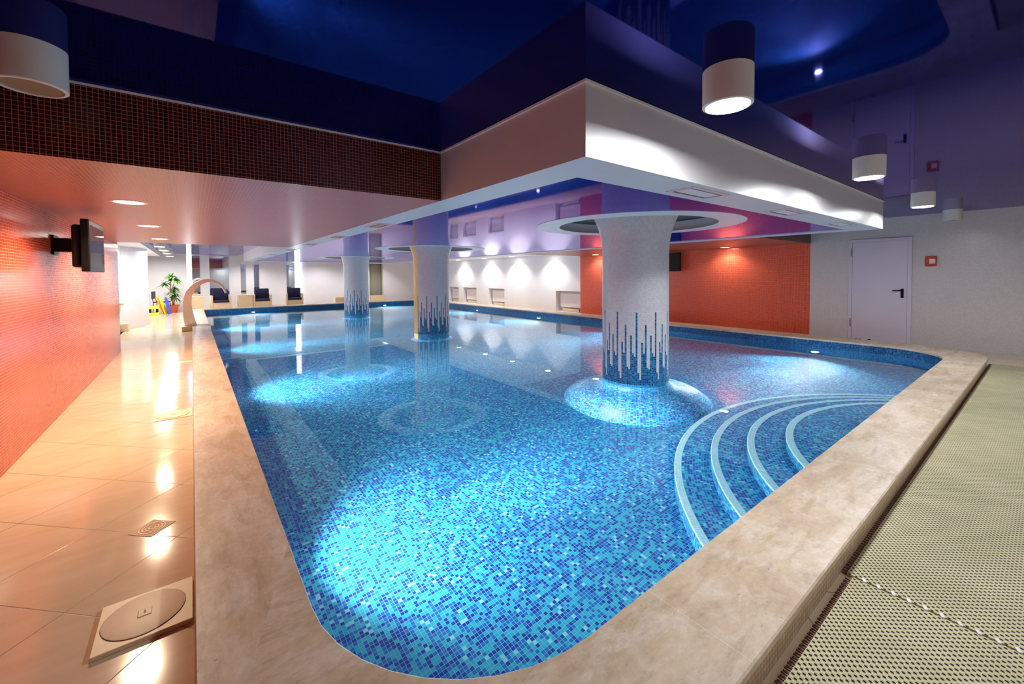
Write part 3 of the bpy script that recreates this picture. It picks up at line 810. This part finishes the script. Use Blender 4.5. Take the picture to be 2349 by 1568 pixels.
a.face([(-.0525, -.018, .005), (-.0525, .004, .036), (-.0525, -.008, .036), (-.0525, -.026, .012)])
a.face([(-.0525, -.028, .005), (-.0525, -.020, .012), (-.0525, -.038, .036), (-.0525, -.050, .036)])
obj('symbol', a.mesh('symbol', plain('white_symbol', lin(250, 232, 220), .5)), f)
obj('status_dot', MB().box((-.0515, .045, -.006), (-.05, .058, .002)).mesh('status_dot', M['label_pale']), f)

# ------------------------------------------------------------------ televisions
def tv(label, x, y, z, w_, h_, face, wallx):
    t = thing('television', label, 'television', (x, y, z))
    s_ = face
    b = MB(); b.box((-.03, 0, 0), (.03, w_, h_)); obj('cabinet', b.mesh('cabinet', M['black'], bevel=.008), t)
    k = MB()   # bulged back
    x0, x1 = (-.03, -.10) if s_ > 0 else (.03, .10)
    xs = sorted((x0, x1)); k.box((xs[0], .06, .04), (xs[1], w_ - .06, h_ - .05)); obj('back_cover', k.mesh('back_cover', M['black'], bevel=.02), t)
    xf = .0305 * s_
    p = MB(); bz = .035
    pts = [(xf, bz, .05), (xf, w_ - bz, .05), (xf, w_ - bz, h_ - .05), (xf, bz, h_ - .05)]
    p.face(pts if s_ > 0 else pts[::-1]); o = obj('screen', p.mesh('screen', M['screen'] if s_ > 0 else M['black']), t); o['label'] = 'glossy dark screen'
    a = MB(); xb = (wallx - x)
    lo, hi = sorted((xb, x1)); a.box((lo, w_ * .72, h_ * .42), (hi, w_ * .92, h_ * .70)); a.box((xb - (0 if s_ > 0 else .02), w_ * .70, h_ * .36), (xb + (.02 if s_ > 0 else 0), w_ * .94, h_ * .76))
    obj('wall_bracket', a.mesh('wall_bracket', M['black'], bevel=.004), t)
tv('black flat television on a bracket on the red left wall', -.78, 5.48, 1.46, .82, .49, 1, XL)
tv('black television on the red wall behind the nearest column', 10.73, 6.32, 1.47, .82, .52, -1, XR)

# ------------------------------------------------------------------ radiators in the niches
def radiator(y0, y1, label):
    t = thing('radiator', label, 'radiator', (XR + .17, y0, .10), group='radiators in the niches')
    L = y1 - y0
    p = MB(); p.box((-.03, .12, .08), (.03, L - .10, .60)); obj('panel', p.mesh('panel', M['white_satin'], bevel=.01), t)
    g = MB()
    for k in range(16):
        yy = .16 + (L - .30) * k / 15
        g.box((-.0315, yy, .11), (-.03, yy + .012, .57))
    obj('ribs', g.mesh('ribs', M['white_satin']), t)
    q = MB(); q.cyl((0, .06, -.01), (0, .06, .58), .012); q.cyl((0, .06, .03), (0, .14, .03), .012); q.cyl((0, .06, .57), (0, .14, .57), .012); obj('pipe', q.mesh('pipe', M['hinge'], smooth=.6), t)
    v = MB(); v.cyl((-.03, .06, .0), (-.10, .06, .0), .03); v.cyl((-.02, .12, .0), (-.08, .12, .0), .022); obj('valve', v.mesh('valve', M['black'], smooth=.6), t)
    c2 = MB(); c2.box((-.06, .16, -.07), (.05, L - .25, .03)); obj('lower_cover', c2.mesh('lower_cover', M['beech'], bevel=.008), t)
for (a, b2), lb in zip(NICH, ('white radiator in the wall niche beside the red wall', 'white radiator in the second wall niche from the red wall', 'white radiator in the third niche, just right of the middle column', 'white radiator in the farthest niche by the middle column')):
    radiator(a, b2, lb)

# ------------------------------------------------------------------ waterfall spout
wf = thing('waterfall_spout', 'tall curved steel waterfall spout arching over the far pool edge', 'waterfall spout', (-.05, 13.95, ZK))
pl = MB()
cl = [(-.05, 0, .245), (-.075, .12, .235), (-.095, .25, .22), (-.11, .40, .20), (-.115, .55, .185), (-.105, .70, .17), (-.07, .84, .16), (0, .97, .145), (.10, 1.08, .13), (.21, 1.145, .11), (.33, 1.175, .09), (.45, 1.165, .075), (.56, 1.11, .06), (.65, 1.02, .05), (.71, .91, .045), (.735, .83, .04)]
cl = [(x + .05, z, w_) for x, z, w_ in cl]
sec = []
for k, (x, z, w_) in enumerate(cl):
    p = cl[max(0, k - 1)]; q = cl[min(len(cl) - 1, k + 1)]
    tx, tz = q[0] - p[0], q[1] - p[1]; l = math.hypot(tx, tz); nx, nz = -tz / l, tx / l
    hy = .12 + .10 * k / (len(cl) - 1)
    sec.append([(x + nx * w_ / 2, -hy, z + nz * w_ / 2), (x - nx * w_ / 2, -hy, z - nz * w_ / 2), (x - nx * w_ / 2, hy, z - nz * w_ / 2), (x + nx * w_ / 2, hy, z + nz * w_ / 2)])
for a, b2 in zip(sec, sec[1:]):
    for j in range(4): pl.face([a[j], a[(j + 1) % 4], b2[(j + 1) % 4], b2[j]])
pl.face(sec[0][::-1]); pl.face(sec[-1])
obj('arched_blade', pl.mesh('arched_blade', M['steel'], smooth=.7), wf)
obj('base_plate', MB().box((-.15, -.16, 0), (.16, .16, .012)).mesh('base_plate', M['steel'], bevel=.003), wf)
pb = thing('spout_plinth', 'low tiled block beside the coping under the steel spout', 'plinth', (-.02, 13.6, 0))
obj('block', MB().box((-.22, 0, 0), (-.0035, .75, ZK - .002)).mesh('block', M['travertine'], bevel=.004), pb)
gr = MB()
for k in range(9): gr.box((-.205 + k * .021, -.010, .035), (-.192 + k * .021, 0, .115))
gr.box((-.21, -.008, .025), (-.012, 0, .035)); gr.box((-.21, -.008, .115), (-.012, 0, .125))
obj('grille', gr.mesh('grille', M['grille']), pb)

# ------------------------------------------------------------------ deck hatches and drains
def hatch(y, label, raised):
    h = thing('skimmer_hatch', label, 'skimmer hatch', (-.185, y, 0), group='skimmer hatches beside the coping')
    b = MB(); b.box((-.145, -.15, 0), (.158, .15, .018 if raised else .006)); obj('hatch_frame', b.mesh('hatch_frame', M['cream'], bevel=.003), h)
    z = .018 if raised else .006
    l = MB(); l.lathe([(.132, z - .001), (.132, z + .003), (.128, z + .004), (0, z + .004)], 48); obj('hatch_lid', l.mesh('hatch_lid', M['cream_lid'], smooth=.6), h)
    r = MB(); r.lathe([(.134, z), (.1335, z + .0015), (.132, z + .0015)], 48); obj('seal_ring', r.mesh('seal_ring', M['brown'], smooth=.6), h)
    k = MB(); k.box((-.022, -.022, z + .004), (.022, .022, z + .0065)); obj('latch', k.mesh('latch', M['cream_lid'], bevel=.002), h)
    q = MB(); q.box((-.003, -.004, z + .0065), (.003, .012, z + .008)); obj('latch_slot', q.mesh('latch_slot', M['black']), h)
    return h
hatch(2.26, 'large cream skimmer hatch with an oval lid beside the coping corner', True)
hatch(5.44, 'smaller looking cream skimmer hatch farther along the walkway', False)
dr = thing('floor_drain', 'square steel floor drain with concentric slots in the walkway', 'floor drain', (-.208, 3.05, 0), PI / 4)
obj('drain_frame', MB().box((-.072, -.072, 0), (.072, .072, .002)).mesh('drain_frame', M['brass'], bevel=.0006), dr)
g = MB()
for r in (.015, .029, .043, .057): g.lathe([(r - .004, .002), (r - .003, .0035), (r + .003, .0035), (r + .004, .002)], 40)
obj('drain_rings', g.mesh('drain_rings', plain('drain_ring_metal', lin(200, 168, 136), .5, .2), smooth=.6), dr)
dr2 = thing('floor_drain', 'small farther floor drain plate at the coping edge of the walkway', 'floor drain', (-.13, 8.75, 0), 0)
obj('drain_frame', MB().box((-.10, -.08, 0), (.10, .08, .003)).mesh('drain_frame', M['cream'], bevel=.0006), dr2)

# ------------------------------------------------------------------ mats
def make_mat(x0, x1, y1, label):
    m = thing('pool_mat', label, 'mat', (x0, y1, 0))
    b = MB(); b.box((0, -1.9, .003), (x1 - x0, -.022, .016)); obj('woven_field', b.mesh('woven_field', M['mat']), m)
    f = MB(); n = int((x1 - x0) / .028)
    for k in range(n):
        xx = .004 + k * .028
        for j in range(2):
            f.box((xx + j * .010, -.026, .004 + .005 * j), (xx + j * .010 + .006, 0, .009 + .005 * j))
    o = obj('fringe', f.mesh('fringe', M['brown'], merge=False), m); o['kind'] = 'stuff'; o['label'] = 'brown comb edge'
    return m
make_mat(1.05, 2.355, .558, 'nearest green beige woven anti slip mat beside the coping')
m2 = make_mat(2.366, 9.52, .583, 'long green beige woven anti slip mat leading to the right wall')
cl_ = MB()
clip_me = MB().box((-.012, -.006, .0), (.012, .006, .006)).mesh('joining_clip', M['white_satin'], bevel=.002)
for k in range(24):
    t = obj('joining_clip', clip_me, m2, (-.005, -.085 - k * .049, .0162), .5)
    t['label'] = 'small white joining clip'

# ------------------------------------------------------------------ furniture at the far end
def armchair(x, y, rz, label):
    c = thing('armchair', label, 'armchair', (x, y, 0), rz, group='armchairs by the mirrors')
    W = .72
    sh = MB(); sh.box((-W / 2, -.33, 0), (-W / 2 + .07, .36, .60)); obj('arm', sh.mesh('arm', M['beech'], bevel=.006), c)
    sh = MB(); sh.box((W / 2 - .07, -.33, 0), (W / 2, .36, .60)); obj('arm', sh.mesh('arm', M['beech'], bevel=.006), c)
    sh = MB(); sh.box((-W / 2 + .07, -.31, 0), (W / 2 - .07, .36, .30)); obj('seat_box', sh.mesh('seat_box', M['beech'], bevel=.006), c)
    cu = MB(); cu.box((-W / 2 + .075, -.35, .30), (W / 2 - .075, .22, .40)); obj('seat_cushion', cu.mesh('seat_cushion', M['navy'], bevel=.03, smooth=1), c)
    bk = MB()
    bk.prism([(-W / 2 + .075, .14), (W / 2 - .075, .14), (W / 2 - .075, .30), (-W / 2 + .075, .30)], .36, .86)
    o = obj('back_cushion', bk.mesh('back_cushion', M['navy'], bevel=.035, smooth=1), c)
    return c
# first chair's left edge .62, right edge 1.32 at Y 22
armchair(.97, 22.1, .02, 'dark blue cushioned armchair nearest the steel spout')
armchair(2.53, 22.1, -.05, 'dark blue cushioned armchair beside the box table')
armchair(3.86, 22.15, -.10, 'dark blue cushioned armchair before the right light strip')
def box_table(x, y, w_, d_, h_, label):
    c = thing('box_table', label, 'side table', (x, y, 0), group='pale box tables by the armchairs')
    obj('carcass', MB().box((-w_ / 2, -d_ / 2, 0), (w_ / 2, d_ / 2, h_ - .02)).mesh('carcass', M['beech'], bevel=.004), c)
    obj('table_top', MB().box((-w_ / 2 - .004, -d_ / 2 - .004, h_ - .02), (w_ / 2 + .004, d_ / 2 + .004, h_)).mesh('table_top', M['beech'], bevel=.004), c)
box_table(.16, 22.05, .45, .75, .58, 'pale wooden box table left of the first armchair')
box_table(1.86, 22.2, .52, .75, .60, 'pale wooden box table left of the second armchair')
o = obj('low_bench', MB().box((-.35, -.15, 0), (.35, .15, .32)).mesh('low_bench', M['beech'], bevel=.004), None, (6.1, 22.4, 0)); tag(o, 'low pale wooden bench left of the farthest column', 'bench')
o = obj('low_bench', MB().box((-.39, -.12, 0), (.39, .12, .30)).mesh('low_bench', M['beech'], bevel=.004), None, (8.34, YF - .13, 0)); tag(o, 'low pale step in front of the grey green doorway', 'step')

# potted plant
pt_ = thing('potted_plant', 'tall leafy green plant in a terracotta pot by the far wall', 'plant', (-.63, 21.35, 0))
p = MB(); p.lathe([(.0, 0), (.135, 0), (.185, .25), (.205, .25), (.205, .30), (.185, .30), (.18, .27)], 32); obj('pot', p.mesh('pot', M['terracotta'], smooth=.6), pt_)
p = MB(); p.lathe([(.18, .265), (0, .275)], 24); obj('soil', p.mesh('soil', M['soil']), pt_)
def stem(pts, r0, r1):
    m = MB()
    for k, (a, b2) in enumerate(zip(pts, pts[1:])):
        t0, t1 = k / (len(pts) - 1), (k + 1) / (len(pts) - 1)
        m.cyl(a, b2, r0 + (r1 - r0) * t0, 8, r0 + (r1 - r0) * t1)
    obj('stem', m.mesh('stem', M['stem'], smooth=1), pt_)
stem([(0, 0, .27), (.01, 0, .55), (-.05, .01, .85), (-.06, 0, 1.15), (-.03, .0, 1.42)], .024, .014)
stem([(.03, .02, .27), (.06, .02, .5), (.04, .02, .8)], .018, .012)
stem([(-.05, 0, .8), (.02, .03, 1.05), (.10, .05, 1.3)], .012, .009)
stem([(-.05, 0, .85), (-.17, -.02, 1.02), (-.22, -.02, 1.12)], .011, .008)
lf = MB(); rnd = random.Random(3)
def leaf(base, az, el, L, w_):
    d = Vector((math.cos(az) * math.cos(el), math.sin(az) * math.cos(el), math.sin(el)))
    side = d.cross(Vector((0, 0, 1))); side = (side.normalized() if side.length > 1e-3 else Vector((1, 0, 0)))
    nrm = side.cross(d)
    P = []
    for k in range(6):
        t = k / 5
        c = Vector(base) + d * (L * t) + Vector((0, 0, -.55 * L * t * t))
        ww = w_ * math.sin(PI * (.12 + .88 * t) ** .8) if k < 5 else .002
        P.append((c - side * ww + nrm * .25 * ww, c, c + side * ww + nrm * .25 * ww))
    for a, b2 in zip(P, P[1:]):
        lf.face([a[0], a[1], b2[1], b2[0]]); lf.face([a[1], a[2], b2[2], b2[1]])
for (c, n, L) in (((-.03, 0, 1.42), 26, .30), ((-.05, 0, 1.30), 14, .30), ((.10, .05, 1.30), 18, .26), ((-.22, -.02, 1.12), 20, .30), ((.04, .02, .80), 26, .32), ((.05, .02, .62), 20, .34), ((-.02, 0, .58), 10, .28), ((.07, .02, .95), 14, .28)):
    for k in range(n):
        b0 = (c[0] + rnd.uniform(-.02, .02), c[1] + rnd.uniform(-.02, .02), c[2] + rnd.uniform(-.06, .04))
        leaf(b0, rnd.uniform(0, 2 * PI), rnd.uniform(-.1, 1.1), L * rnd.uniform(.85, 1.25), .032 * rnd.uniform(.8, 1.2))
o = obj('foliage', lf.mesh('foliage', M['leaf'], smooth=1), pt_); o['kind'] = 'stuff'

# dark chair with swim boards leaning on it
ch = thing('stacking_chair', 'dark padded metal framed chair left of the plant with swim boards on it', 'chair', (-.95, 21.14, 0), -.2)
s_ = MB(); s_.prism([(-.22, -.22), (.22, -.22), (.22, .22), (-.22, .22)], .43, .47); obj('seat', s_.mesh('seat', M['black'], bevel=.012), ch)
bk = MB(); bk.box((-.27, -.20, .58), (-.24, .20, .86)); obj('backrest', bk.mesh('backrest', plain('dark_brown_pad', lin(66, 46, 44), .6), bevel=.01), ch)
for sx, sy in ((-.2, -.2), (-.2, .2), (.2, -.2), (.2, .2)):
    m = MB(); m.cyl((sx * 1.15, sy, 0), (sx, sy, .44), .012, 8); obj('leg', m.mesh('leg', M['black'], smooth=1), ch)
m = MB(); m.cyl((-.21, -.19, .44), (-.25, -.19, .62), .010, 8); m.cyl((-.21, .19, .44), (-.25, .19, .62), .010, 8); obj('back_support', m.mesh('back_support', M['black'], smooth=1), ch)
def board(x, y, z, tilt, mat, label, L=.55):
    b = MB()
    P = [(-.14, 0), (.14, 0), (.15, L * .55), (.10, L * .9), (.04, L), (-.04, L), (-.10, L * .9), (-.15, L * .55)]
    b.prism(P, -.017, .017)
    o = obj('swim_board', b.mesh('swim_board', mat, bevel=.008), None, (x, y, z))
    o.rotation_euler = (PI / 2, -tilt, PI / 2 - .35) if False else (0, 0, 0)
    # long axis up, leaning in +X
    o.matrix_world = Matrix.Translation((x, y, z)) @ Matrix.Rotation(-.25, 4, 'Z') @ Matrix.Rotation(-tilt, 4, 'Y') @ Matrix(((0, 0, 1, 0), (1, 0, 0, 0), (0, 1, 0, 0), (0, 0, 0, 1)))
    return tag(o, label, 'swim board', 'foam swim boards by the chair')
board(-.865, 20.60, .012, .30, M['orange'], 'orange foam swim board leaning in front of the dark chair', .70)
board(-.80, 20.62, .012, .30, M['yellow'], 'yellow foam swim board in the middle of the leaning boards', .66)
board(-.69, 20.66, .012, .22, M['blue_foam'], 'blue foam swim board leaning in front of the dark chair', .66)
ys = thing('step_stool', 'yellow plastic step stool left of the leaning swim boards', 'stool', (-1.26, 20.42, 0))
obj('stool_top', MB().box((-.26, -.18, .24), (.26, .18, .34)).mesh('stool_top', M['yellow'], bevel=.012), ys)
obj('stool_base', MB().box((-.27, -.2, 0), (.27, .2, .10)).mesh('stool_base', M['yellow'], bevel=.012), ys)
for x in (-.20, .0, .20):
    obj('stool_leg', MB().box((x - .03, -.16, .10), (x + .03, .16, .24)).mesh('stool_leg', M['black']), ys)
o = obj('wall_shelf', MB().box((0, -.25, 0), (.10, .25, .05)).mesh('wall_shelf', M['beech'], bevel=.004), None, (-1.50, 14.7, .70)); tag(o, 'small beige shelf fixed to the white wall beyond the red wall', 'shelf')
o = obj('floor_block', MB().box((0, -.2, 0), (.14, .2, .20)).mesh('floor_block', M['beech'], bevel=.006), None, (-1.495, 14.9, 0)); tag(o, 'low beige block on the floor against the white wall', 'block')

# light from the lamps refracts through the water surface onto the pool lining
for o in bpy.data.objects:
    if o.type == 'LIGHT' and not o.name.startswith('pool_lamp'): o.data.cycles.is_caustics_light = True
    if o.name == 'pool_water': o.cycles.is_caustics_caster = True
    if o.type == 'MESH' and o.name.split('.')[0] in ('pool_basin', 'step', 'nosing', 'flared_base', 'basin_wall'): o.cycles.is_caustics_receiver = True
# ------------------------------------------------------------------ world, colour management
wd = bpy.data.worlds.new('world'); SC.world = wd; wd.use_nodes = True
wd.node_tree.nodes['Background'].inputs[0].default_value = (0, 0, 0, 1)
SC.view_settings.view_transform = 'Standard'
SC.view_settings.look = 'None'
SC.view_settings.exposure = 0.7
SC.view_settings.gamma = 1
cy = SC.cycles
cy.max_bounces = 12; cy.diffuse_bounces = 5; cy.glossy_bounces = 6; cy.transmission_bounces = 8
cy.sample_clamp_indirect = 4; cy.sample_clamp_direct = 0
cy.blur_glossy = .5
cy.caustics_reflective = True; cy.caustics_refractive = True
cy.use_denoising = True
